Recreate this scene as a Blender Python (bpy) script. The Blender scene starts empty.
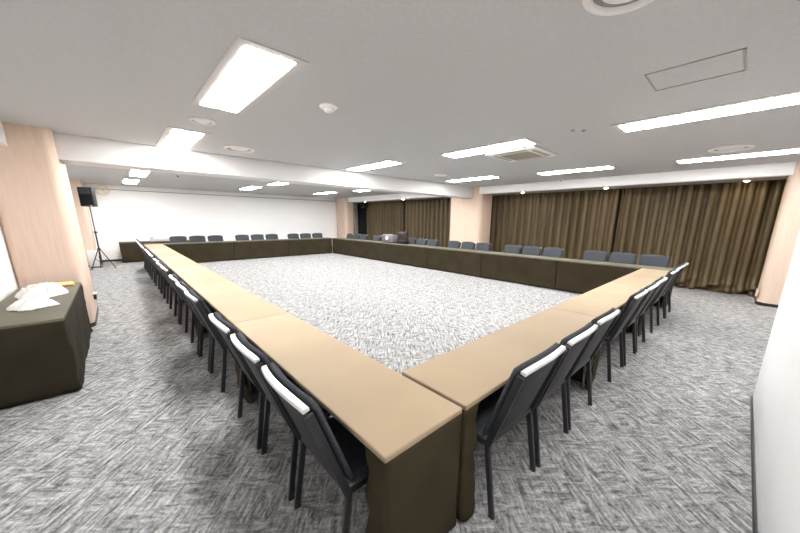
import bpy, bmesh, math, random
from mathutils import Vector, Matrix, noise
random.seed(7)
S = bpy.context.scene
COL = S.collection
PI = math.pi

# ------------------------------------------------------------------ helpers
def tag(o, label=None, cat=None, group=None, kind=None):
    if label: o['label'] = label
    if cat: o['category'] = cat
    if group: o['group'] = group
    if kind: o['kind'] = kind
    return o

def empty(name, loc=(0, 0, 0), rz=0.0):
    o = bpy.data.objects.new(name, None)
    o.location = loc
    o.rotation_euler = (0, 0, rz)
    COL.objects.link(o)
    return o

def obj(name, bm, mat, parent=None, smooth=False, angle=None):
    bmesh.ops.recalc_face_normals(bm, faces=bm.faces[:])
    me = bpy.data.meshes.new(name)
    bm.to_mesh(me)
    bm.free()
    mats = mat if isinstance(mat, (list, tuple)) else [mat]
    for m in mats:
        me.materials.append(m)
    if smooth or angle:
        for p in me.polygons:
            p.use_smooth = True
        if angle:
            me.set_sharp_from_angle(angle=math.radians(angle))
    o = bpy.data.objects.new(name, me)
    COL.objects.link(o)
    if parent: o.parent = parent
    return o

def B(): return bmesh.new()

def box(bm, lo, hi, bev=0.0, seg=2, mat=0, M=None):
    t = bmesh.new()
    x0, y0, z0 = lo; x1, y1, z1 = hi
    v = [t.verts.new(c) for c in ((x0,y0,z0),(x1,y0,z0),(x1,y1,z0),(x0,y1,z0),(x0,y0,z1),(x1,y0,z1),(x1,y1,z1),(x0,y1,z1))]
    for f in ((0,3,2,1),(4,5,6,7),(0,1,5,4),(1,2,6,5),(2,3,7,6),(3,0,4,7)):
        t.faces.new([v[i] for i in f])
    if bev > 0:
        bmesh.ops.bevel(t, geom=t.edges[:], offset=bev, segments=seg, profile=0.5, affect='EDGES')
    merge(bm, t, mat, M)

def merge(bm, t, mat=0, M=None):
    if M is not None:
        bmesh.ops.transform(t, matrix=M, verts=t.verts[:])
    mp = {}
    for v in t.verts: mp[v] = bm.verts.new(v.co)
    for f in t.faces:
        try:
            g = bm.faces.new([mp[v] for v in f.verts])
            g.material_index = mat
        except ValueError:
            pass
    t.free()

def tube(bm, pts, r, n=10, mat=0, cap=True, flat=1.0):
    """round bar along a polyline; flat squeezes the second cross axis"""
    pts = [Vector(p) for p in pts]
    rings = []
    up = Vector((0, 0, 1))
    for i, p in enumerate(pts):
        a = pts[max(i-1, 0)]; b = pts[min(i+1, len(pts)-1)]
        d = (b-a).normalized()
        u = d.cross(up)
        if u.length < 0.05: u = d.cross(Vector((0, 1, 0)))
        u.normalize(); w = d.cross(u).normalized()
        rr = r[i] if isinstance(r, (list, tuple)) else r
        rings.append([bm.verts.new(p + u*math.cos(2*PI*k/n)*rr*flat + w*math.sin(2*PI*k/n)*rr) for k in range(n)])
    for i in range(len(rings)-1):
        for k in range(n):
            f = bm.faces.new((rings[i][k], rings[i][(k+1) % n], rings[i+1][(k+1) % n], rings[i+1][k])); f.material_index = mat
    if cap:
        bm.faces.new(rings[0][::-1]).material_index = mat
        bm.faces.new(rings[-1]).material_index = mat

def bar(bm, a, b, wx, wy, bev=0.002, xdir=(1, 0, 0)):
    """rectangular bar from a to b"""
    a = Vector(a); b = Vector(b); d = b-a; L = d.length; d.normalize()
    x = Vector(xdir); x = (x - d*x.dot(d)).normalized(); y = d.cross(x)
    M = Matrix(((x.x, y.x, d.x, a.x), (x.y, y.y, d.y, a.y), (x.z, y.z, d.z, a.z), (0, 0, 0, 1)))
    box(bm, (-wx/2, -wy/2, 0), (wx/2, wy/2, L), bev, 1, 0, M)

def lathe(bm, prof, n=32, c=(0, 0, 0), mat=0, axis='Z'):
    rings = []
    for r, z in prof:
        ring = []
        for k in range(n):
            a = 2*PI*k/n
            if axis == 'Z': q = (c[0]+r*math.cos(a), c[1]+r*math.sin(a), c[2]+z)
            else: q = (c[0]+r*math.cos(a), c[1]+z, c[2]+r*math.sin(a))
            ring.append(bm.verts.new(q))
        rings.append(ring)
    for i in range(len(rings)-1):
        for k in range(n):
            bm.faces.new((rings[i][k], rings[i][(k+1) % n], rings[i+1][(k+1) % n], rings[i+1][k])).material_index = mat
    bm.faces.new(rings[0][::-1]).material_index = mat
    bm.faces.new(rings[-1]).material_index = mat

def slab(bm, mid, nrm, th_f, th_b, nu, nv, edge=0.012):
    """cushion-like slab: mid(s,t) point, nrm vector, thicknesses in front/behind, rounded rim"""
    F, K = [], []
    for j in range(nv+1):
        t = j/nv; fr, kr = [], []
        for i in range(nu+1):
            s = -1 + 2*i/nu
            p = Vector(mid(s, t)); n = Vector(nrm(s, t)) if callable(nrm) else Vector(nrm)
            de = min(i, nu-i, j, nv-j)
            k = 0.45 if de == 0 else (0.88 if de == 1 else 1.0)
            fr.append(bm.verts.new(p+n*th_f*k)); kr.append(bm.verts.new(p-n*th_b*k))
        F.append(fr); K.append(kr)
    for j in range(nv):
        for i in range(nu):
            bm.faces.new((F[j][i], F[j][i+1], F[j+1][i+1], F[j+1][i]))
            bm.faces.new((K[j][i], K[j+1][i], K[j+1][i+1], K[j][i+1]))
    for j in range(nv):
        bm.faces.new((F[j][0], F[j+1][0], K[j+1][0], K[j][0]))
        bm.faces.new((F[j][nu], K[j][nu], K[j+1][nu], F[j+1][nu]))
    for i in range(nu):
        bm.faces.new((F[0][i], K[0][i], K[0][i+1], F[0][i+1]))
        bm.faces.new((F[nv][i], F[nv][i+1], K[nv][i+1], K[nv][i]))

# ------------------------------------------------------------------ materials
def mat(name, col, rough=0.6, metal=0.0, spec=0.5, emit=None, estr=0.0, sheen=0.0):
    m = bpy.data.materials.new(name); m.use_nodes = True
    b = m.node_tree.nodes['Principled BSDF']
    b.inputs['Base Color'].default_value = (*col, 1)
    b.inputs['Roughness'].default_value = rough
    b.inputs['Metallic'].default_value = metal
    b.inputs['Specular IOR Level'].default_value = spec
    if sheen: b.inputs['Sheen Weight'].default_value = sheen
    if emit:
        b.inputs['Emission Color'].default_value = (*emit, 1)
        b.inputs['Emission Strength'].default_value = estr
    return m

def nodes(m): return m.node_tree.nodes, m.node_tree.links, m.node_tree.nodes['Principled BSDF']

def vary(m, c1, c2, scale=(1, 1, 1), ns=20, detail=3, bump=0.0, bdist=0.002, lo=0.3, hi=0.7):
    """object-space noise between two colours, optional bump"""
    N, L, b = nodes(m)
    tc = N.new('ShaderNodeTexCoord'); mp = N.new('ShaderNodeMapping'); mp.inputs['Scale'].default_value = scale
    nz = N.new('ShaderNodeTexNoise'); nz.inputs['Scale'].default_value = ns; nz.inputs['Detail'].default_value = detail
    cr = N.new('ShaderNodeValToRGB'); cr.color_ramp.elements[0].position = lo; cr.color_ramp.elements[1].position = hi
    cr.color_ramp.elements[0].color = (*c1, 1); cr.color_ramp.elements[1].color = (*c2, 1)
    L.new(tc.outputs['Object'], mp.inputs['Vector']); L.new(mp.outputs['Vector'], nz.inputs['Vector'])
    L.new(nz.outputs['Fac'], cr.inputs['Fac']); L.new(cr.outputs['Color'], b.inputs['Base Color'])
    if bump:
        bp = N.new('ShaderNodeBump'); bp.inputs['Strength'].default_value = bump; bp.inputs['Distance'].default_value = bdist
        L.new(nz.outputs['Fac'], bp.inputs['Height']); L.new(bp.outputs['Normal'], b.inputs['Normal'])
    return m

M_wall = vary(mat('white_wall_paint', (.9, .9, .9), .6), (.935, .93, .93), (.955, .95, .95), ns=6, bump=.05)
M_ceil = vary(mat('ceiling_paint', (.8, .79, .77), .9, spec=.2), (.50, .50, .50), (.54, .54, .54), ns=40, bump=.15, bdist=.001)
M_dwall = mat('shade_dark_curtain_wall', (.06, .045, .03), .8)  # shade put into the wall colour so gaps between curtains stay dark
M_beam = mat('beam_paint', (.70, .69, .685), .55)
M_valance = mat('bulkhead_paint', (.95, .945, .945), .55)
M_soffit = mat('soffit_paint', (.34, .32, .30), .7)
M_pillar = vary(mat('pillar_wood_paper', (.66, .49, .38), .55), (.60, .46, .365), (.68, .535, .435), scale=(14, 14, .7), ns=3, detail=5, lo=.25, hi=.75)
M_base = mat('black_baseboard', (.012, .012, .013), .4)
M_top = vary(mat('tan_table_cloth', (.27, .2, .125), .65, spec=.3), (.32, .24, .158), (.35, .265, .176), ns=2.2, detail=2)
M_skirt = vary(mat('olive_skirt_cloth', (.06, .052, .032), .75, spec=.10), (.033, .026, .0145), (.044, .035, .020), ns=3, detail=2)
M_oltop = vary(mat('olive_table_cloth', (.12, .11, .08), .7, spec=.2), (.105, .098, .072), (.125, .117, .088), ns=2.2, detail=2)
M_blk = vary(mat('olive_box_cloth', (.07, .065, .045), .75, spec=.10), (.024, .019, .011), (.032, .027, .017), ns=3, detail=2)
M_frame = mat('chair_frame_grey', (.050, .050, .053), .35, metal=.5)
M_shell = mat('chair_black_shell', (.010, .010, .011), .45, spec=.35)
M_fab = vary(mat('chair_grey_fabric', (.09, .1, .115), .9, spec=.2), (.032, .036, .043), (.055, .060, .070), ns=120, detail=2)
M_trim = mat('chair_light_trim', (.75, .75, .76), .3, metal=.25)
M_leg = mat('table_leg_metal', (.25, .25, .25), .4, metal=.8)
M_black = mat('black_plastic', (.006, .006, .007), .45)
M_dgrey = mat('dark_grille', (.008, .008, .009), .8, spec=.2)
M_lamp = mat('lamp_diffuser', (.9, .9, .9), .5, emit=(1, .985, .965), estr=58)
M_lampframe = mat('lamp_frame_grey', (.52, .49, .48), .5)
M_lampbar = mat('lamp_bar', (.75, .72, .8), .5)
M_spot = mat('downlight_glow', (.9, .9, .9), .5, emit=(1, .80, .55), estr=260)
M_white = mat('white_plastic', (.82, .81, .79), .45)
M_ring = mat('vent_white', (.78, .77, .75), .5)
M_slot = mat('vent_dark', (.26, .25, .24), .8)
M_vgrille = mat('vent_grille_yellowed', (.40, .37, .30), .7)
M_cream = mat('clock_cream', (.74, .70, .60), .5)
M_face = mat('clock_face', (.88, .82, .66), .5)
M_orange = vary(mat('orange_cloth', (.75, .42, .16), .8), (.72, .38, .13), (.82, .52, .24), ns=12)
M_linen = vary(mat('white_linen', (.85, .8, .78), .9, spec=.2), (.62, .58, .56), (.74, .71, .69), ns=10)
M_red = mat('dark_red_bag', (.018, .004, .006), .7)
M_mauve = mat('projector_shell', (.17, .15, .165), .5)
M_lens = mat('projector_lens', (.9, .9, .9), .3, emit=(1, 1, 1), estr=6)
M_pane = mat('dark_window_glass', (.010, .011, .014), .1)
M_cord = mat('pale_cord', (.55, .52, .36), .6)

def curtain_mat():
    m = mat('brown_curtain', (.13, .09, .045), .5, spec=.45)
    return vary(m, (.072, .048, .019), (.104, .073, .032), scale=(1, 1, .1), ns=5, detail=2)
M_cur = curtain_mat()

def carpet_mat():
    m = mat('grey_streaked_carpet', (.2, .2, .2), 1.0, spec=.05)
    N, L, b = nodes(m)
    tc = N.new('ShaderNodeTexCoord')
    def streak(scale, rot, s, det=4, dist=.4):
        mp = N.new('ShaderNodeMapping'); mp.vector_type = 'TEXTURE'
        mp.inputs['Scale'].default_value = tuple(1/q for q in scale); mp.inputs['Rotation'].default_value = (0, 0, rot)
        nz = N.new('ShaderNodeTexNoise'); nz.inputs['Scale'].default_value = s; nz.inputs['Detail'].default_value = det
        nz.inputs['Roughness'].default_value = .6; nz.inputs['Distortion'].default_value = dist
        L.new(tc.outputs['Object'], mp.inputs['Vector']); L.new(mp.outputs['Vector'], nz.inputs['Vector'])
        return nz.outputs['Fac']
    def math_(op, a, c):
        n = N.new('ShaderNodeMath'); n.operation = op
        for i, q in enumerate((a, c)):
            if isinstance(q, float): n.inputs[i].default_value = q
            else: L.new(q, n.inputs[i])
        return n.outputs[0]
    sx = streak((1, 6.5, 1), .86, 7.0, 4, .45)
    sy = streak((4.5, 1, 1), .86, 8.5, 4, .6)
    patch = streak((1, 1, 1), 0, 5.5, 1, 0)
    fine = streak((1, 1, 1), .5, 60, 2, 0)
    # patches decide which streak direction shows
    ramp = N.new('ShaderNodeValToRGB'); ramp.color_ramp.elements[0].position = .44; ramp.color_ramp.elements[1].position = .56
    L.new(patch, ramp.inputs['Fac'])
    mr = N.new('ShaderNodeMapRange'); mr.inputs[3].default_value = .12; mr.inputs[4].default_value = .70
    L.new(ramp.outputs['Color'], mr.inputs[0])
    mx = N.new('ShaderNodeMix'); mx.data_type = 'FLOAT'
    L.new(mr.outputs[0], mx.inputs[0]); L.new(sx, mx.inputs[2]); L.new(sy, mx.inputs[3])
    v = math_('ADD', math_('MULTIPLY', mx.outputs[0], .75), math_('MULTIPLY', fine, .25))
    cr = N.new('ShaderNodeValToRGB')
    e = cr.color_ramp.elements
    e[0].position = .38; e[0].color = (.085, .086, .088, 1)
    e[1].position = .62; e[1].color = (.54, .535, .535, 1)
    k = e.new(.5); k.color = (.275, .273, .275, 1)
    L.new(v, cr.inputs['Fac']); L.new(cr.outputs['Color'], b.inputs['Base Color'])
    bp = N.new('ShaderNodeBump'); bp.inputs['Strength'].default_value = .25; bp.inputs['Distance'].default_value = .004
    L.new(v, bp.inputs['Height']); L.new(bp.outputs['Normal'], b.inputs['Normal'])
    return m
M_carpet = carpet_mat()

# ------------------------------------------------------------------ room shell
H = 2.62
XL, XR, YN, YF = -1.6, 9.6, -1.06, 14.6
def st(name, lo, hi, m, bev=0.0, seg=2):
    b = B(); box(b, lo, hi, bev, seg)
    return tag(obj(name, b, m, angle=30 if bev else None), kind='structure')

st('floor', (XL-.1, -2.7, -.1), (XR+.1, YF+.1, 0), M_carpet)
st('ceiling', (XL-.1, -2.7, H), (XR+.1, YF+.1, H+.1), M_ceil)
st('wall_left', (XL-.1, -2.7, 0), (XL, YF, H), M_wall)
st('wall_far', (XL-.1, YF, 0), (XR+.1, YF+.1, H), M_wall)
st('wall_curtain', (XR, -2.7, 0), (XR+.1, YF, H), M_dwall)
st('wall_near', (3.3, -2.7, 0), (XR, -2.6, H), M_wall)
st('wall_right', (XL, -2.6, 0), (3.3, YN, H), M_wall)
st('baseboard_right', (XL, YN, 0), (3.31, YN+.008, .055), M_base)
st('baseboard_far', (XL, YF-.01, 0), (8.3, YF, .06), M_base)
st('baseboard_left', (XL, YN, 0), (XL+.01, 5.45, .06), M_base)
st('trim_1', (XL, YF-.03, 2.455), (8.3, YF, 2.475), M_soffit)            # picture rail of the white wall

# ceiling beam and curtain-side bulkhead
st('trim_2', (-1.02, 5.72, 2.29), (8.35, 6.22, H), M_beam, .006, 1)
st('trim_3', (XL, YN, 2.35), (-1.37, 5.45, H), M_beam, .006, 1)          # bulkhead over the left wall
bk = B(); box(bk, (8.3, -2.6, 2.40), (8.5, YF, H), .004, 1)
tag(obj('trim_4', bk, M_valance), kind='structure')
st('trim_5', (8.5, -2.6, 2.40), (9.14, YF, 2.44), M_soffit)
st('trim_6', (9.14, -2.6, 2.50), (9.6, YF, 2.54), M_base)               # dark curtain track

def pillar(n, lo, hi, rad):
    b = B()
    t = bmesh.new()
    x0, y0 = lo; x1, y1 = hi
    def ring(g, z):
        pts = []
        for cx, cy, a0 in ((x1-rad, y0+rad, -PI/2), (x1-rad, y1-rad, 0), (x0+rad, y1-rad, PI/2), (x0+rad, y0+rad, PI)):
            for k in range(9):
                a = a0 + PI/2*k/8
                pts.append(t.verts.new((cx+(rad+g)*math.cos(a), cy+(rad+g)*math.sin(a), z)))
        return pts
    A, C = ring(0, 0), ring(0, H)
    for i in range(len(A)): t.faces.new((A[i], A[(i+1) % len(A)], C[(i+1) % len(A)], C[i]))
    t.faces.new(A[::-1]); t.faces.new(C)
    merge(b, t)
    tag(obj('wall_pillar_%d' % n, b, M_pillar, angle=40), kind='structure')
    t = bmesh.new(); A, C = ring(.006, 0), ring(.006, .06)
    for i in range(len(A)): t.faces.new((A[i], A[(i+1) % len(A)], C[(i+1) % len(A)], C[i]))
    t.faces.new(A[::-1]); t.faces.new(C)
    b = B(); merge(b, t)
    tag(obj('baseboard_pillar_%d' % n, b, M_base, angle=40), kind='structure')
pillar(1, (XL, 5.45), (-1.0, 6.75), .10)
pillar(2, (XL, 13.25), (-1.14, 14.59), .08)
pillar(3, (8.28, 5.4), (9.08, 6.75), .16)
pillar(4, (8.15, 13.55), (8.72, 14.59), .16)
pillar(5, (8.24, -2.45), (9.1, -1.15), .16)

# dark window beside the last pillar
w = B()
for y0, y1, z0, z1 in ((12.9, 14.55, .3, .36), (12.9, 14.55, 2.34, 2.4), (12.9, 12.96, .3, 2.4), (14.49, 14.55, .3, 2.4), (13.7, 13.74, .3, 2.4)):
    box(w, (9.54, y0, z0), (9.6, y1, z1))
wf = tag(obj('window_1', w, M_black), kind='structure')
w = B(); box(w, (9.57, 12.94, .34), (9.59, 14.5, 2.36)); obj('pane', w, M_pane, wf)

# ceiling access hatch
hb = B()
hx0, hx1, hy0, hy1 = 2.43, 2.85, -.58, -.05
for lo, hi in (((hx0, hy0), (hx1, hy0+.012)), ((hx0, hy1-.012), (hx1, hy1)), ((hx0, hy0), (hx0+.012, hy1)), ((hx1-.012, hy0), (hx1, hy1))):
    box(hb, (*lo, H-.006), (*hi, H+.01))
ho = obj('access_hatch', hb, M_soffit)
tag(ho, 'thin square outline of an access panel set flush in the ceiling', 'ceiling hatch')
hb = B(); box(hb, (hx0+.016, hy0+.016, H-.003), (hx1-.016, hy1-.016, H+.01)); obj('panel', hb, M_ceil, ho)

# ------------------------------------------------------------------ ceiling lights
def make_light(L=1.48, W=.36):
    r = empty('ceiling_light')
    b = B(); e = .045; z0, z1 = -.016, 0
    # sloping frame: outer rim at ceiling, inner rim lower
    def q(x, y, z): return b.verts.new((x, y, z))
    o = [q(sx*(W/2+e), sy*(L/2+e), z1) for sx, sy in ((-1,-1),(1,-1),(1,1),(-1,1))]
    o2 = [q(sx*(W/2+e), sy*(L/2+e), -.008) for sx, sy in ((-1,-1),(1,-1),(1,1),(-1,1))]
    i = [q(sx*(W/2), sy*(L/2), z0*.6) for sx, sy in ((-1,-1),(1,-1),(1,1),(-1,1))]
    for k in range(4):
        b.faces.new((o[k], o[(k+1)%4], o2[(k+1)%4], o2[k])); b.faces.new((o2[k], o2[(k+1)%4], i[(k+1)%4], i[k]))
    b.faces.new(i); b.faces.new(o)
    obj('frame', b, M_lampframe, r)
    for s in (-1, 1):
        b = B(); box(b, (.009 if s > 0 else -W/2+.022, -L/2+.02, z0), (W/2-.022 if s > 0 else -.009, L/2-.02, z0*.5), .006, 2)
        obj('diffuser', b, M_lamp, r)
    b = B(); box(b, (-.007, -L/2+.02, z0+.001), (.007, L/2-.02, z0*.5)); obj('divider', b, M_lampbar, r)
    return r

def copy_tree(o, parent=None):
    c = o.copy(); COL.objects.link(c)
    if parent is not None: c.parent = parent
    for ch in list(o.children): copy_tree(ch, c)
    return c

lights = [
 (.335, -.74, 'unseen short fill light added above the near corner of the ring'),  # added out of view to brighten the near corner, not a known fixture
 (.335, 2.32, 'wide twin-panel ceiling light with grey frame, largest over the left table row'),
 (.27, 5.02, 'twin-panel ceiling light just before the beam above the left table row'),
 (3.72, 2.2, 'long ceiling light beside the square air-conditioning cassette'),
 (3.45, 4.75, 'ceiling light just before the beam over the open carpet'),
 (6.45, 4.45, 'ceiling light beside the middle pillar before the beam'),
 (3.88, -.30, 'long ceiling light next to the ceiling access hatch, running out of the picture'),
 (6.75, 2.0, 'ceiling light alongside the curtain bulkhead between middle pillar and round vent'),
 (6.95, -.45, 'ceiling light beside the round vent nearest the right-hand pillar'),
 (.2, 7.35, 'ceiling light just behind the beam above the left table row'),
 (3.4, 7.2, 'ceiling light just behind the beam over the open carpet'),
 (6.5, 7.0, 'ceiling light just behind the beam close to the middle pillar'),
 (.05, 9.95, 'ceiling light beyond the beam over the end of the left table row'),
 (-.02, 12.6, 'ceiling light nearest the round clock'),
 (3.35, 9.35, 'brighter ceiling light beyond the beam over the open carpet'),
 (3.2, 11.9, 'ceiling light nearest the white wall, in the middle of the room'),
 (6.45, 9.2, 'ceiling light beyond the beam close to the curtain bulkhead'),
 (6.1, 11.8, 'farthest ceiling light, beside the last pillar'),
]
L0 = None
for x, y, lab in lights:
    if L0 is None: L0 = make_light(); r = L0
    else: r = copy_tree(L0)
    r.scale = (1, 1, 1)
    r.location = (x, y, H)
    if y == -.74: r.scale = (1, .36, 1)
    tag(r, lab, 'ceiling light', 'ceiling lights')

# downlights under the curtain bulkhead
D0 = None
for x, y, lab in ((8.62, 4.12, 'small warm downlight over the curtain beside the middle pillar'),
                  (8.72, 1.88, 'small warm downlight over the gap between the two long curtains'),
                  (8.95, -.62, 'small warm downlight over the curtain beside the right-hand pillar'),
                  (8.5, 12.3, 'small warm downlight over the curtain beside the far dark window'),
                  (8.5, 9.5, 'small warm downlight over the far curtain, second from the window')):
    if D0 is None:
        D0 = empty('downlight')
        b = B(); lathe(b, [(.065, 0), (.07, -.006), (.055, -.012), (.045, -.004)], 24); obj('ring', b, M_white, D0, angle=40)
        b = B(); lathe(b, [(.043, -.004), (.040, -.012), (.02, -.018)], 24); obj('bulb', b, M_spot, D0, angle=40)
        r = D0
    else: r = copy_tree(D0)
    r.location = (x, y, 2.40)
    tag(r, lab, 'downlight', 'downlights over the curtains')

# round vents
V0 = None
for x, y, R_, lab in ((.30, 3.66, .13, 'small dark round vent between the two ceiling lights over the left row'),
                      (1.02, 4.95, .22, 'white-rimmed round vent close to the beam'),
                      (6.10, -.42, .25, 'large round vent next to the light nearest the right-hand pillar'),
                      (1.30, -.20, .19, 'round vent cut by the top edge of the picture'),
                      (5.35, 4.55, .16, 'pale round vent beside the light before the middle pillar')):
    if V0 is None:
        V0 = empty('round_vent')
        b = B(); lathe(b, [(.97, 0), (1.0, -.06), (.93, -.11), (.82, -.12), (.78, -.05), (.78, 0)], 40); obj('rim', b, M_ring, V0, angle=40)
        b = B(); lathe(b, [(.78, -.012), (.70, -.014)], 40); obj('slot', b, M_slot, V0)
        b = B(); lathe(b, [(.56, -.016), (.58, -.05), (.3, -.12), (.05, -.14)], 40); obj('cone', b, M_ring, V0, angle=40)
        r = V0
    else: r = copy_tree(V0)
    r.location = (x, y, H); r.scale = (R_, R_, .22)
    if R_ == .13:
        pass
    tag(r, lab, 'vent', 'round ceiling vents')

# square air-conditioning cassette
r = tag(empty('air_conditioner', (4.42, 1.98, H)), 'square ceiling air-conditioning cassette with yellowed grille beside a light', 'air conditioner')
b = B(); a = .42
box(b, (-a, -a, -.028), (a, a, 0), .012, 2); obj('panel', b, M_ring, r, angle=40)
b = B(); box(b, (-.25, -.25, -.034), (.25, .25, -.026), .003, 1)
for k in range(12): box(b, (-.235, -.235+.041*k, -.040), (.235, -.222+.041*k, -.033))
obj('grille', b, M_vgrille, r)
for lo, hi in (((-.27, .30), (.27, .37)), ((-.27, -.37), (.27, -.30)), ((.30, -.27), (.37, .27)), ((-.37, -.27), (-.30, .27))):
    b = B(); box(b, (*lo, -.033), (*hi, -.027), .003, 1); obj('outlet_flap', b, M_vgrille, r)

# smoke detector, sprinklers, sensors
r = tag(empty('smoke_detector', (1.09, 2.23, H)), 'white round smoke detector on the open ceiling', 'smoke detector')
b = B(); lathe(b, [(.085, 0), (.088, -.012), (.075, -.022), (.06, -.024)], 32); obj('base', b, M_white, r, angle=40)
b = B(); lathe(b, [(.05, -.022), (.048, -.045), (.03, -.056), (.01, -.058)], 32); obj('sensor_head', b, M_white, r, angle=40)
P0 = None
for x, y, lab, m in ((3.57, .86, 'left of the two tiny dark sensor dots on the ceiling', M_slot), (3.66, .77, 'right of the two tiny dark sensor dots on the ceiling', M_slot)):
    b = B(); lathe(b, [(.025, 0), (.025, -.012), (.012, -.02)], 16); o = obj('ceiling_sensor', b, m, angle=40); o.location = (x, y, H)
    tag(o, lab, 'sensor', 'ceiling sensors')
for x, y, z, lab in ((8.0, 2.75, H, 'small sprinkler head on the ceiling before the curtain bulkhead'), (.79, 9.6, H, 'small round sprinkler beyond the beam near the far ceiling light')):
    r = tag(empty('sprinkler', (x, y, z)), lab, 'sprinkler', 'sprinklers')
    b = B(); lathe(b, [(.04, 0), (.04, -.01), (.015, -.015)], 20); obj('rosette', b, M_white, r, angle=40)
    b = B(); lathe(b, [(.012, -.012), (.010, -.045), (.022, -.048), (.022, -.052)], 16); obj('head', b, M_frame, r, angle=40)

# ------------------------------------------------------------------ curtains
def curtain(y0, y1, lab, wl=.2, seed=0, pooled=False):
    ny = int((y1-y0)/.02); zs = [2.49, 2.42, 2.36, 2.2, 1.9, 1.5, 1.1, .7, .4, .32, .26, .21, .17, .13, .09, .05, .015]
    b = B(); rows = []
    for z in zs:
        row = []
        for i in range(ny+1):
            y = y0 + (y1-y0)*i/ny
            n1 = noise.noise(Vector((y*.9, seed*7.3, 0)))
            ph = 2*PI*y/wl + 2.2*n1
            amp = .062*(.75+.8*abs(noise.noise(Vector((y*2.1, seed+3.3, z*.25)))))
            zoff = 0.0
            x = (1.1-2.1*abs(math.sin(ph/2))**.85)*amp + .014*noise.noise(Vector((y*3, z*1.4, seed)))
            yy = y + .012*math.sin(ph*2)
            if z < .36:
                k = (.36-z)/.36
                g = (.20 if pooled else .03)*k
                x -= g*(.6+.9*noise.noise(Vector((y*6, z*8, seed+9))))
                if pooled: x -= .07*k*math.sin(y*9+z*38+2*noise.noise(Vector((y*3, z*9, 4)))); zoff = .035*k*math.sin(y*17+z*20)
            row.append(b.verts.new((9.37+x, yy, max(.012, z+zoff))))
        rows.append(row)
    for j in range(len(zs)-1):
        for i in range(ny):
            b.faces.new((rows[j][i], rows[j][i+1], rows[j+1][i+1], rows[j+1][i]))
    o = obj('curtain', b, M_cur, smooth=True)
    md = o.modifiers.new('thick', 'SOLIDIFY'); md.thickness = .004
    tag(o, lab, 'curtain', 'brown full-length curtains')
    return o
curtain(-2.45, 1.66, 'long brown curtain beside the right-hand pillar with its hem bunched on the carpet', .2, 1, True)
curtain(1.72, 5.75, 'long brown curtain hanging straight beside the middle pillar', .24, 2)
curtain(6.45, 10.34, 'far brown curtain hanging just beyond the middle pillar', .24, 3)
curtain(10.40, 13.35, 'farthest brown curtain, next to the dark window', .24, 4)

# ------------------------------------------------------------------ tables
TL, TW, TH = 2.034, .46, .70
def skirt_path(L, W, flap):
    """closed ring or C-shaped path in local coords; returns list of (x, y, nx, ny, dist to nearest corner)"""
    hx, hy = L/2-.001, W/2-.002
    if flap is None:
        corners = [(-hx, -hy), (hx, -hy), (hx, hy), (-hx, hy), (-hx, -hy)]
    else:
        corners = [(-hx+flap, -hy), (-hx, -hy), (-hx, hy), (hx, hy), (hx, -hy), (hx-flap, -hy)]
    pts = []
    for a, c in zip(corners[:-1], corners[1:]):
        d = Vector((c[0]-a[0], c[1]-a[1])); Ls = d.length; d.normalize()
        n = Vector((d.y, -d.x))
        if flap is not None: n = -n
        k = max(3, int(Ls/.022))
        for i in range(k + 1):
            t = i/k
            if i == k and c is not corners[-1]: continue
            s = t*Ls
            pts.append((a[0]+d.x*s, a[1]+d.y*s, n.x, n.y, s, Ls-s))
    return pts

def make_skirt(L, W, flap, seed, hem=.02):
    b = B(); path = skirt_path(L, W, flap); n = len(path); nz = 16; rows = []
    for j in range(nz+1):
        t = j/nz; z = (TH-.012) - (TH-.012-hem)*t
        row = []
        for i, (x, y, nx, ny, s, r) in enumerate(path):
            dc = min(s, r)
            side = abs(ny) > .5
            fold = math.exp(-dc/.10)
            nn = noise.noise(Vector((x*2.5+seed, y*2.5, z*2)))
            n2 = noise.noise(Vector((x*9+seed, y*9+5, z*13)))
            off = (.006*nn*t)
            if side:
                off += .012*fold*t*(.4+nn) + .024*fold*n2 + .006*t*math.sin(x*17+seed*3)*(.4+nn)
                # soft diagonal drape
                off += .006*math.sin((x*3.0+z*5+seed)*2.2)*t
                off = max(off, -.03) - .014*math.exp(-dc/.010)
            else:
                off = -.010*abs(n2)*t-.002*t
            if j == 0: off = 0
            zz = z + (.006*nn if j == nz else 0)
            row.append(b.verts.new((x+nx*off, y+ny*off, zz)))
        rows.append(row)
    m = n if flap is None else n-1
    for j in range(nz):
        for i in range(m):
            b.faces.new((rows[j][i], rows[j][(i+1) % n], rows[j+1][(i+1) % n], rows[j+1][i]))
    bmesh.ops.remove_doubles(b, verts=b.verts[:], dist=.0005)
    return b

tcount = [0]
def make_table(cx, cy, rz, lab, L=TL, W=TW, flap=.12, top=None, sk=None, group='tables of the meeting ring'):
    """local +y side is the fully skirted face, local -y side is open for the chairs"""
    tcount[0] += 1
    g = .003
    r = empty('skirted_table', (cx, cy, 0), rz)
    b = B(); box(b, (-L/2+g, -W/2, TH-.03), (L/2-g, W/2, TH), .007, 3)
    obj('table_top', b, top or M_top, r, angle=50)
    s = obj('skirt', make_skirt(L-2*g, W, flap, tcount[0]*1.7), sk or M_skirt, r, smooth=True)
    md = s.modifiers.new('thick', 'SOLIDIFY'); md.thickness = .003; md.offset = -1
    if flap is not None:
        for sx in (-1, 1):
            for sy in (-1, 1):
                b = B(); x = sx*(L/2-.10); y = sy*(W/2-.045)
                tube(b, [(x, y, .005), (x, y, TH-.03)], .0125, 10); obj('leg', b, M_leg, r)
        b = B()
        box(b, (-L/2+.06, W/2-.12, TH-.075), (L/2-.06, W/2-.09, TH-.03)); obj('rail', b, M_leg, r)
    tag(r, lab, 'table', group)
    return r

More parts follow.
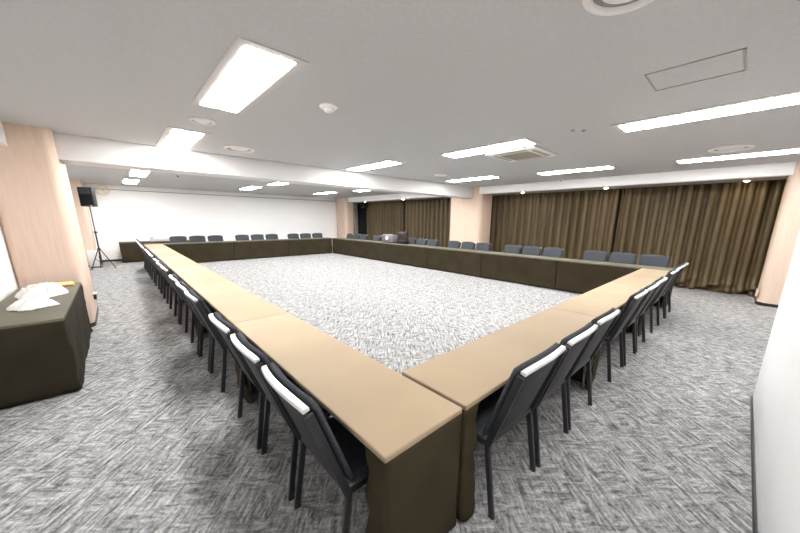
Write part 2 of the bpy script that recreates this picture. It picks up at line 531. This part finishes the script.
ordn = ['nearest', 'second', 'third', 'fourth', 'fifth', 'sixth']
L_ = ['tan-topped skirted table at the near corner of the ring, starting the left row',
      'tan-topped skirted table in the left row, second from the near corner',
      'tan-topped skirted table in the left row, third from the near corner',
      'tan-topped skirted table in the left row, fourth from the near corner',
      'tan-topped skirted table in the left row, fifth from the near corner',
      'tan-topped skirted table at the far end of the left row']
for i in range(6):      # left row along +Y; chairs on the -X side
    make_table(TW/2, TL*(i+.5), -PI/2, L_[i], flap=.15 if i == 0 else .12)
R_ = ['tan-topped skirted table in the right row, butting against the near corner table',
      'tan-topped skirted table in the middle of the three-table right row',
      'tan-topped skirted table in the right row, ending at the curtain-side row']
for i in range(3):
    make_table(TW + TL*(i+.5) + (.009, 0, -.012)[i], TW/2, 0, R_[i], L=TL-(.018, 0, .024)[i])
X2 = TW + 3*TL; Y2 = 6*TL
C_ = ['dark-skirted table at the right-hand end of the curtain-side row',
      'dark-skirted table second from the right-hand end of the curtain-side row',
      'dark-skirted table in the curtain-side row, in front of the middle pillar',
      'dark-skirted table fourth from the right-hand end of the curtain-side row',
      'dark-skirted table second from the far corner of the curtain-side row',
      'dark-skirted table at the far corner end of the curtain-side row']
for i in range(6):
    make_table(X2+TW/2, TL*(i+.5), PI/2, C_[i], top=M_oltop)
F_ = ['dark-skirted table in the far row, next to the end of the left row',
      'dark-skirted table in the middle of the far row before the white wall',
      'dark-skirted table in the far row, next to the curtain-side row']
for i in range(3):
    make_table(TW+TL*(i+.5), Y2+TW/2, PI, F_[i], top=M_oltop)
make_table(TW/2, Y2+TW/2+.012, PI, 'short square skirted table closing the far left corner of the ring', L=TW-.03, W=TW-.02, flap=None, top=M_oltop)
make_table(.45, 13.95, PI, 'dark-covered table standing apart against the white wall, beyond the left row', flap=None, group='separate side tables', sk=M_skirt, top=M_oltop)
make_table(-1.285, 4.18, -PI/2, 'olive-covered box table with crumpled white cloths, against the near pillar', L=2.08, W=.52, flap=None, top=M_oltop, sk=M_blk, group='separate side tables')

# ------------------------------------------------------------------ chairs
def make_chair():
    r = empty('stacking_chair')
    def bk(s, t):
        hw = .222 + .012*t
        top = .900 - .016*s*s - .010*s**8
        z = .435 + (top-.435)*t
        y = -.035 - .165*((z-.42)/.48) + .022*s*s - .012
        return (s*hw, y, z)
    nb = Vector((0, .945, .33)).normalized()
    b = B(); slab(b, lambda s, t: Vector(bk(s, t)) + nb*.034, nb, .020, .020, 12, 14); obj('backrest', b, M_fab, r, smooth=True)
    b = B(); slab(b, lambda s, t: Vector(bk(s*.995, t*.985)) + nb*.004, nb, .010, .010, 12, 14); obj('back_shell', b, M_shell, r, angle=50)
    # light band along the rear top edge
    b = B()
    sec = []
    n = 16
    for i in range(n+1):
        s = -.975 + 1.95*i/n
        p = Vector(bk(s, 1)) + Vector((0, 0, .0))
        q = [p + Vector((0, dy, dz)) for dy, dz in ((-.013, -.013), (-.014, .001), (-.010, .005), (.010, .007), (.012, -.004))]
        sec.append([b.verts.new(c) for c in q])
    for i in range(n):
        for k in range(5): b.faces.new((sec[i][k], sec[i][(k+1) % 5], sec[i+1][(k+1) % 5], sec[i+1][k]))
    b.faces.new(sec[0]); b.faces.new(sec[-1][::-1])
    obj('top_band', b, M_trim, r, angle=35)
    # seat
    b = B()
    slab(b, lambda s, t: (s*(.235-.012*t), .005+.40*t, .445+.006*(1-s*s)-.012*max(0, t-.8)*5*.4), Vector((0, 0, 1)), .022, .022, 10, 10)
    obj('seat', b, M_fab, r, smooth=True)
    b = B()
    for s in (-1, 1):
        bar(b, (s*.232, -.045, .418), (s*.222, .38, .418), .014, .026)
        # upright beside the back shell
        bar(b, (s*.233, -.032, .405), (s*.241, -.183, .862), .012, .034)
    bar(b, (-.236, -.034, .418), (.236, -.034, .418), .026, .018, xdir=(0, 0, 1))
    bar(b, (-.22, .36, .415), (.22, .36, .415), .022, .014, xdir=(0, 0, 1))
    obj('frame', b, M_frame, r)
    for s in (-1, 1):
        for y0, y1 in ((-.026, -.09), (.345, .375)):
            b = B(); bar(b, (s*.226, y0, .415), (s*.235, y1, .012), .020, .032, .004)
            box(b, (s*.235-.011, y1-.017, 0), (s*.235+.011, y1+.017, .014), .002, 1)
            obj('leg', b, M_frame, r)
    return r
proto = None
NUM = ['first', 'second', 'third', 'fourth', 'fifth', 'sixth', 'seventh', 'eighth', 'ninth', 'tenth', 'eleventh', 'twelfth', 'thirteenth',
       'fourteenth', 'fifteenth', 'sixteenth', 'seventeenth', 'last']
def put_chair(x, y, rz, lab, group):
    global proto
    if proto is None:
        proto = make_chair(); r = proto
    else:
        r = copy_tree(proto)
    r.location = (x, y, 0); r.rotation_euler = (0, 0, rz + random.uniform(-.02, .02))
    tag(r, lab, 'chair', group)
k = 0
for i in range(6):
    for d in (-.545, 0, .545):
        k += 1
        if k == 1: lab = 'dark stacking chair in the left row, nearest the ring\'s near corner'
        elif k == 18: lab = 'dark stacking chair at the far end of the left row'
        else: lab = 'dark stacking chair in the left row, %s from the near corner' % NUM[k-1]
        put_chair(random.uniform(-.006, .006), TL*(i+.5)+d-(.03 if i == 0 else 0), -PI/2, lab, 'chairs along the left table row')
k = 0
for i in range(3):
    for d in (-.53, 0, .53):
        k += 1
        if k == 1: lab = 'dark stacking chair in the right row, nearest the ring\'s near corner'
        elif k == 9: lab = 'dark stacking chair at the curtain end of the right row'
        else: lab = 'dark stacking chair in the right row, %s from the near corner' % NUM[k-1]
        put_chair(TW+TL*(i+.5)+d-(.07 if i == 0 else 0), random.uniform(-.006, .006), 0, lab, 'chairs along the right table row')
k = 0
for i in range(6):
    for d in (-.54, 0, .54):
        k += 1
        lab = 'grey fabric chair facing the camera in the curtain-side row, %s' % ('at its right-hand end' if k == 1 else 'at its far end' if k == 18 else '%s from its right-hand end' % NUM[k-1])
        put_chair(X2+TW+random.uniform(0, .03), TL*(i+.5)+d-.09, PI/2, lab, 'chairs along the curtain-side table row')
k = 0
for i in range(3):
    for d in (-.56, 0, .56):
        k += 1
        lab = 'black-looking chair against the white wall in the far row, %s' % ('at its left-hand end' if k == 1 else 'at its right-hand end' if k == 9 else '%s from its left-hand end' % NUM[k-1])
        put_chair(TW+TL*(i+.5)+d+.05, Y2+TW+random.uniform(0, .03), PI, lab, 'chairs along the far table row')

# ------------------------------------------------------------------ things on the olive box table
def crumple(name, cx, cy, sx, sy, h, seed, m, lab, cat, z0=TH, bend=0.0):
    b = B(); n = 46; rings = []
    for i in range(n+1):
        row = []
        for j in range(n+1):
            u = -1+2*i/n; v = -1+2*j/n
            # squircle map to an irregular blob
            x = u*math.sqrt(max(0, 1-v*v/2)); y = v*math.sqrt(max(0, 1-u*u/2))
            r = math.hypot(x, y)
            a = math.atan2(y, x)
            wob = 1+.22*noise.noise(Vector((math.cos(a)*1.7+seed, math.sin(a)*1.7, 0)))+.10*noise.noise(Vector((math.cos(a)*5+seed, math.sin(a)*5, 3)))
            px = x*sx*wob; py = y*sy*wob
            px += bend*(py*py/(sy*sy))*sx
            q = Vector((px*7+seed, py*7, seed))
            rid = 1-abs(noise.noise(q)*2.0)
            rid2 = 1-abs(noise.noise(q*2.3)*2.0)
            hh = h*max(0, 1-r**3)*(.25+.6*max(0, rid)+.28*max(0, rid2))
            edge = .006+.006*(noise.noise(q*1.5)+.5)
            row.append(b.verts.new((px, py, edge+hh)))
        rings.append(row)
    for i in range(n):
        for j in range(n):
            b.faces.new((rings[i][j], rings[i+1][j], rings[i+1][j+1], rings[i][j+1]))
    # underside closes the cloth down to the table
    bnd = rings[0][:] + [rings[i][n] for i in range(1, n+1)] + [rings[n][j] for j in range(n-1, -1, -1)] + [rings[i][0] for i in range(n-1, 0, -1)]
    low = [b.verts.new((v.co.x*.985, v.co.y*.985, 0.0005)) for v in bnd]
    for i in range(len(bnd)):
        b.faces.new((bnd[i], bnd[(i+1) % len(bnd)], low[(i+1) % len(bnd)], low[i]))
    b.faces.new(low)
    o = obj(name, b, m, smooth=True); o.location = (cx, cy, z0)
    tag(o, lab, cat)
    return o
crumple('crumpled_cloth', -1.28, 4.52, .18, .34, .11, 2.1, M_linen, 'larger heap of crumpled white cloths in front of the orange cloth', 'cloth')
crumple('crumpled_cloth', -1.27, 3.84, .16, .19, .075, 8.4, M_linen, 'smaller curled white cloth nearest the front edge of the olive box table', 'cloth')
b = B()
for k in range(3):
    box(b, (-.19+.01*k, -.13-.008*k, .010*k), (.18-.006*k, .10-.004*k, .010*k+.011), .004, 2)
o = obj('folded_orange_cloth', b, M_orange, angle=50); o.location = (-1.25, 5.04, TH); o.rotation_euler = (0, 0, .08)
tag(o, 'folded orange cloth behind the white cloths on the box table', 'cloth')

# ------------------------------------------------------------------ speaker on its stand, clock, far corner things
sx_, sy_ = -1.03, 12.6
r = tag(empty('speaker_stand', (sx_, sy_, 0)), 'black tripod stand holding the loudspeaker before the white wall', 'speaker stand')
b = B(); tube(b, [(0, 0, .10), (0, 0, 1.1)], .018, 12); obj('lower_pole', b, M_black, r, angle=40)
b = B(); tube(b, [(0, 0, 1.08), (0, 0, 1.83)], .013, 12); obj('upper_pole', b, M_frame, r, angle=40)
b = B(); lathe(b, [(.02, 0), (.03, .005), (.03, .06), (.02, .065)], 16, (0, 0, 1.06)); box(b, (.02, -.008, 1.08), (.06, .008, 1.1), .003, 1); obj('collar', b, M_black, r, angle=40)
b = B(); lathe(b, [(.02, 0), (.032, .005), (.032, .07), (.02, .075)], 16, (0, 0, .55)); obj('leg_hub', b, M_black, r, angle=40)
for k in range(3):
    a = -.35 + 2*PI*k/3
    c, s = math.cos(a), math.sin(a)
    b = B(); tube(b, [(c*.02, s*.02, .60), (c*.30, s*.30, .02)], .012, 8); lathe(b, [(.014, 0), (.018, .004), (.018, .03), (.01, .034)], 12, (c*.30, s*.30, 0))
    lg = obj('leg', b, M_black, r, angle=40)
    b = B(); tube(b, [(0, 0, .16), (c*.16, s*.16, .32)], .006, 6); obj('brace', b, M_black, lg)
r = tag(empty('loudspeaker', (sx_, sy_, 1.83), -.25), 'black loudspeaker on top of the tripod stand, by the round clock', 'loudspeaker')
b = B(); box(b, (-.155, -.13, 0), (.155, .13, .54), .025, 3); obj('cabinet', b, M_black, r, angle=40)
b = B(); box(b, (-.135, -.142, .04), (.135, -.128, .34), .008, 2); lathe(b, [(.10, 0), (.10, -.006), (.06, -.004), (.02, -.012)], 28, (0, -.142, .19), axis='Y'); obj('grille', b, M_dgrey, r, angle=40)
b = B(); box(b, (-.10, -.14, .38), (.10, -.126, .50), .015, 2); lathe(b, [(.04, 0), (.035, -.008), (.01, -.004)], 20, (0, -.14, .44), axis='Y'); obj('horn', b, M_frame, r, angle=40)
b = B(); box(b, (.06, -.146, .015), (.10, -.130, .03)); obj('badge', b, M_white, r)
# small cabinet and cable near the stand
r = tag(empty('low_cabinet', (-1.15, 13.07, 0)), 'low white cabinet on the floor behind the tripod stand beside the far left pillar', 'cabinet')
b = B(); box(b, (-.17, -.13, .03), (.12, .13, .52), .006, 2); obj('body', b, M_white, r, angle=40)
b = B(); box(b, (-.155, -.138, .06), (.105, -.129, .50), .003, 1); d_ = obj('door', b, M_white, r, angle=40)
b = B(); box(b, (.07, -.146, .28), (.08, -.137, .36), .002, 1); obj('handle', b, M_frame, d_)
b = B(); box(b, (-.16, -.12, 0), (.11, .12, .03)); obj('plinth', b, M_black, r)
b = B()
tube(b, [(-.92 + .045*k, 12.75 - .05*math.sin(k*.55)*1.4 - .012*k, .012) for k in range(11)], .011, 8)
tag(obj('cable', b, M_cord, smooth=True), 'pale cable lying on the carpet between the tripod stand and the far side table', 'cable')

r = tag(empty('wall_clock', (-.71, YF-.005, 2.43)), 'round cream wall clock high on the white wall beside the loudspeaker', 'clock')
b = B(); lathe(b, [(.172, 0), (.178, -.02), (.165, -.035), (.15, -.030), (.15, -.015)], 40, axis='Y'); obj('rim', b, M_cream, r, angle=40)
b = B(); lathe(b, [(.15, -.010), (.149, -.018)], 40, axis='Y'); obj('face', b, M_face, r)
b = B()
for a, L, wd in ((1.0, .08, .010), (2.4, .12, .007)):
    bar(b, (0, -.022, 0), (math.sin(a)*L, -.022, math.cos(a)*L), wd, .003, 0, xdir=(math.cos(a), 0, -math.sin(a)))
lathe(b, [(.012, -.018), (.012, -.027)], 16, axis='Y')
obj('hands', b, M_slot, r)
b = B()
for k in range(12):
    a = 2*PI*k/12
    bar(b, (math.sin(a)*.120, -.020, math.cos(a)*.120), (math.sin(a)*.138, -.020, math.cos(a)*.138), .006, .003, 0, xdir=(math.cos(a), 0, -math.sin(a)))
obj('hour_marks', b, M_slot, r)

# grey equipment on the far side table
r = tag(empty('equipment_case', (.68, 13.95, TH)), 'flat pale grey case with a raised end on the table by the white wall', 'case')
b = B(); box(b, (-.40, -.14, 0), (.30, .14, .075), .012, 2); obj('body', b, M_lampframe, r, angle=40)
b = B(); box(b, (-.40, -.10, .07), (-.30, .10, .16), .012, 2); obj('raised_end', b, M_lampframe, r, angle=40)

# wall speaker high between last pillar and curtain
r = tag(empty('bracket_speaker', (8.98, 13.05, 2.12)), 'small black speaker hung under the bulkhead beside the last pillar', 'speaker')
b = B(); box(b, (-.15, -.11, 0), (.15, .11, .27), .02, 2); obj('cabinet', b, M_black, r, angle=40)
b = B(); box(b, (-.165, -.085, .03), (-.149, .085, .24), .004, 1); obj('grille', b, M_dgrey, r, angle=40)
b = B(); tube(b, [(0, 0, .26), (0, 0, .34)], .02, 10); box(b, (-.06, -.06, .325), (.06, .06, .34)); obj('bracket', b, M_black, r)
b = B(); box(b, (-.05, -.04, -.11), (.05, .04, .005), .01, 2); obj('spotlight_head', b, M_dgrey, r, angle=40)

# projector and dark bag on the curtain-side row
r = tag(empty('projector', (6.82, 8.35, TH)), 'pale mauve projector with a bright round lens on the curtain-side row', 'projector')
b = B(); box(b, (-.14, -.30, .02), (.14, .30, .30), .03, 3); obj('body', b, M_mauve, r, angle=40)
b = B(); lathe(b, [(.07, 0), (.07, -.03), (.055, -.03), (.05, -.02)], 24, axis='Y')
bmesh.ops.transform(b, matrix=Matrix.Rotation(-PI/2, 4, 'Z') @ Matrix.Translation((.02, -.13, .19)), verts=b.verts[:]); obj('lens_ring', b, M_white, r, angle=40)
b = B(); lathe(b, [(.05, 0), (.04, -.025), (.02, -.032)], 24, axis='Y')
bmesh.ops.transform(b, matrix=Matrix.Rotation(-PI/2, 4, 'Z') @ Matrix.Translation((.02, -.13, .19)), verts=b.verts[:]); obj('lens', b, M_lens, r, angle=40)
for sx in (-1, 1):
    for sy in (-1, 1):
        b = B(); lathe(b, [(.014, 0), (.014, .025)], 10, (sx*.10, sy*.24, 0)); obj('foot', b, M_black, r)
r = tag(empty('shoulder_bag', (6.84, 7.62, TH)), 'dark red and black bag standing beside the projector', 'bag')
b = B(); slab(b, lambda s, t: (.0, s*(.24-.05*t), .004+.42*t+.02*math.sin(s*4)*t), Vector((1, 0, 0)), .10, .10, 12, 10); obj('body', b, M_red, r, smooth=True)
b = B(); box(b, (-.11, -.235, 0), (.11, .235, .13), .02, 2); obj('lower_pocket', b, M_black, r, angle=40)
b = B(); tube(b, [(0, -.10, .40), (0, -.08, .46), (0, 0, .48), (0, .08, .46), (0, .10, .40)], .010, 8); obj('handle', b, M_black, r, smooth=True)

# sockets at the foot of pillars
r = tag(empty('socket_box', (-.985, 6.28, .30)), 'small black socket box with white cap low on the near pillar side', 'socket')
b = B(); box(b, (-.02, -.05, -.05), (.02, .05, .03), .004, 1); obj('body', b, M_black, r)
b = B(); box(b, (-.018, -.045, .03), (.03, .045, .06), .004, 1); obj('cap', b, M_white, r)
b = B(); box(b, (8.30, -1.152, .16), (8.40, -1.115, .30), .005, 1)
tag(obj('outlet_cover', b, M_pillar), 'small beige outlet cover low on the right-hand pillar beside the curtain', 'outlet')

# ------------------------------------------------------------------ camera, world, view
p = dict(c=(-0.59345, -0.76240, 1.55039), yaw=0.76223, pitch=-0.22539, roll=0.01028, f=308.81480, px=13.99226, py=24.06689)
f = Vector((math.sin(p['yaw'])*math.cos(p['pitch']), math.cos(p['yaw'])*math.cos(p['pitch']), math.sin(p['pitch'])))
r0 = Vector((math.cos(p['yaw']), -math.sin(p['yaw']), 0)); u0 = r0.cross(f)
c, s = math.cos(p['roll']), math.sin(p['roll'])
rr = r0*c + u0*s; uu = u0*c - r0*s
cam = bpy.data.cameras.new('camera'); co = bpy.data.objects.new('camera', cam); COL.objects.link(co)
co.matrix_world = Matrix(((rr.x, uu.x, -f.x, p['c'][0]), (rr.y, uu.y, -f.y, p['c'][1]), (rr.z, uu.z, -f.z, p['c'][2]), (0, 0, 0, 1)))
cam.sensor_width = 36; cam.lens = p['f']*36/800
cam.shift_x = -p['px']/800; cam.shift_y = p['py']/800
cam.clip_start = .02; cam.clip_end = 60
S.camera = co

w = bpy.data.worlds.new('world'); S.world = w; w.use_nodes = True
w.node_tree.nodes['Background'].inputs[0].default_value = (.05, .05, .05, 1)
w.node_tree.nodes['Background'].inputs[1].default_value = .2
S.view_settings.view_transform = 'Standard'; S.view_settings.look = 'None'
S.view_settings.gamma = 1; S.view_settings.use_curve_mapping = False
S.view_settings.exposure = 0.0
try:
    S.cycles.use_denoising = True
    S.cycles.max_bounces = 10; S.cycles.diffuse_bounces = 6
except Exception:
    pass
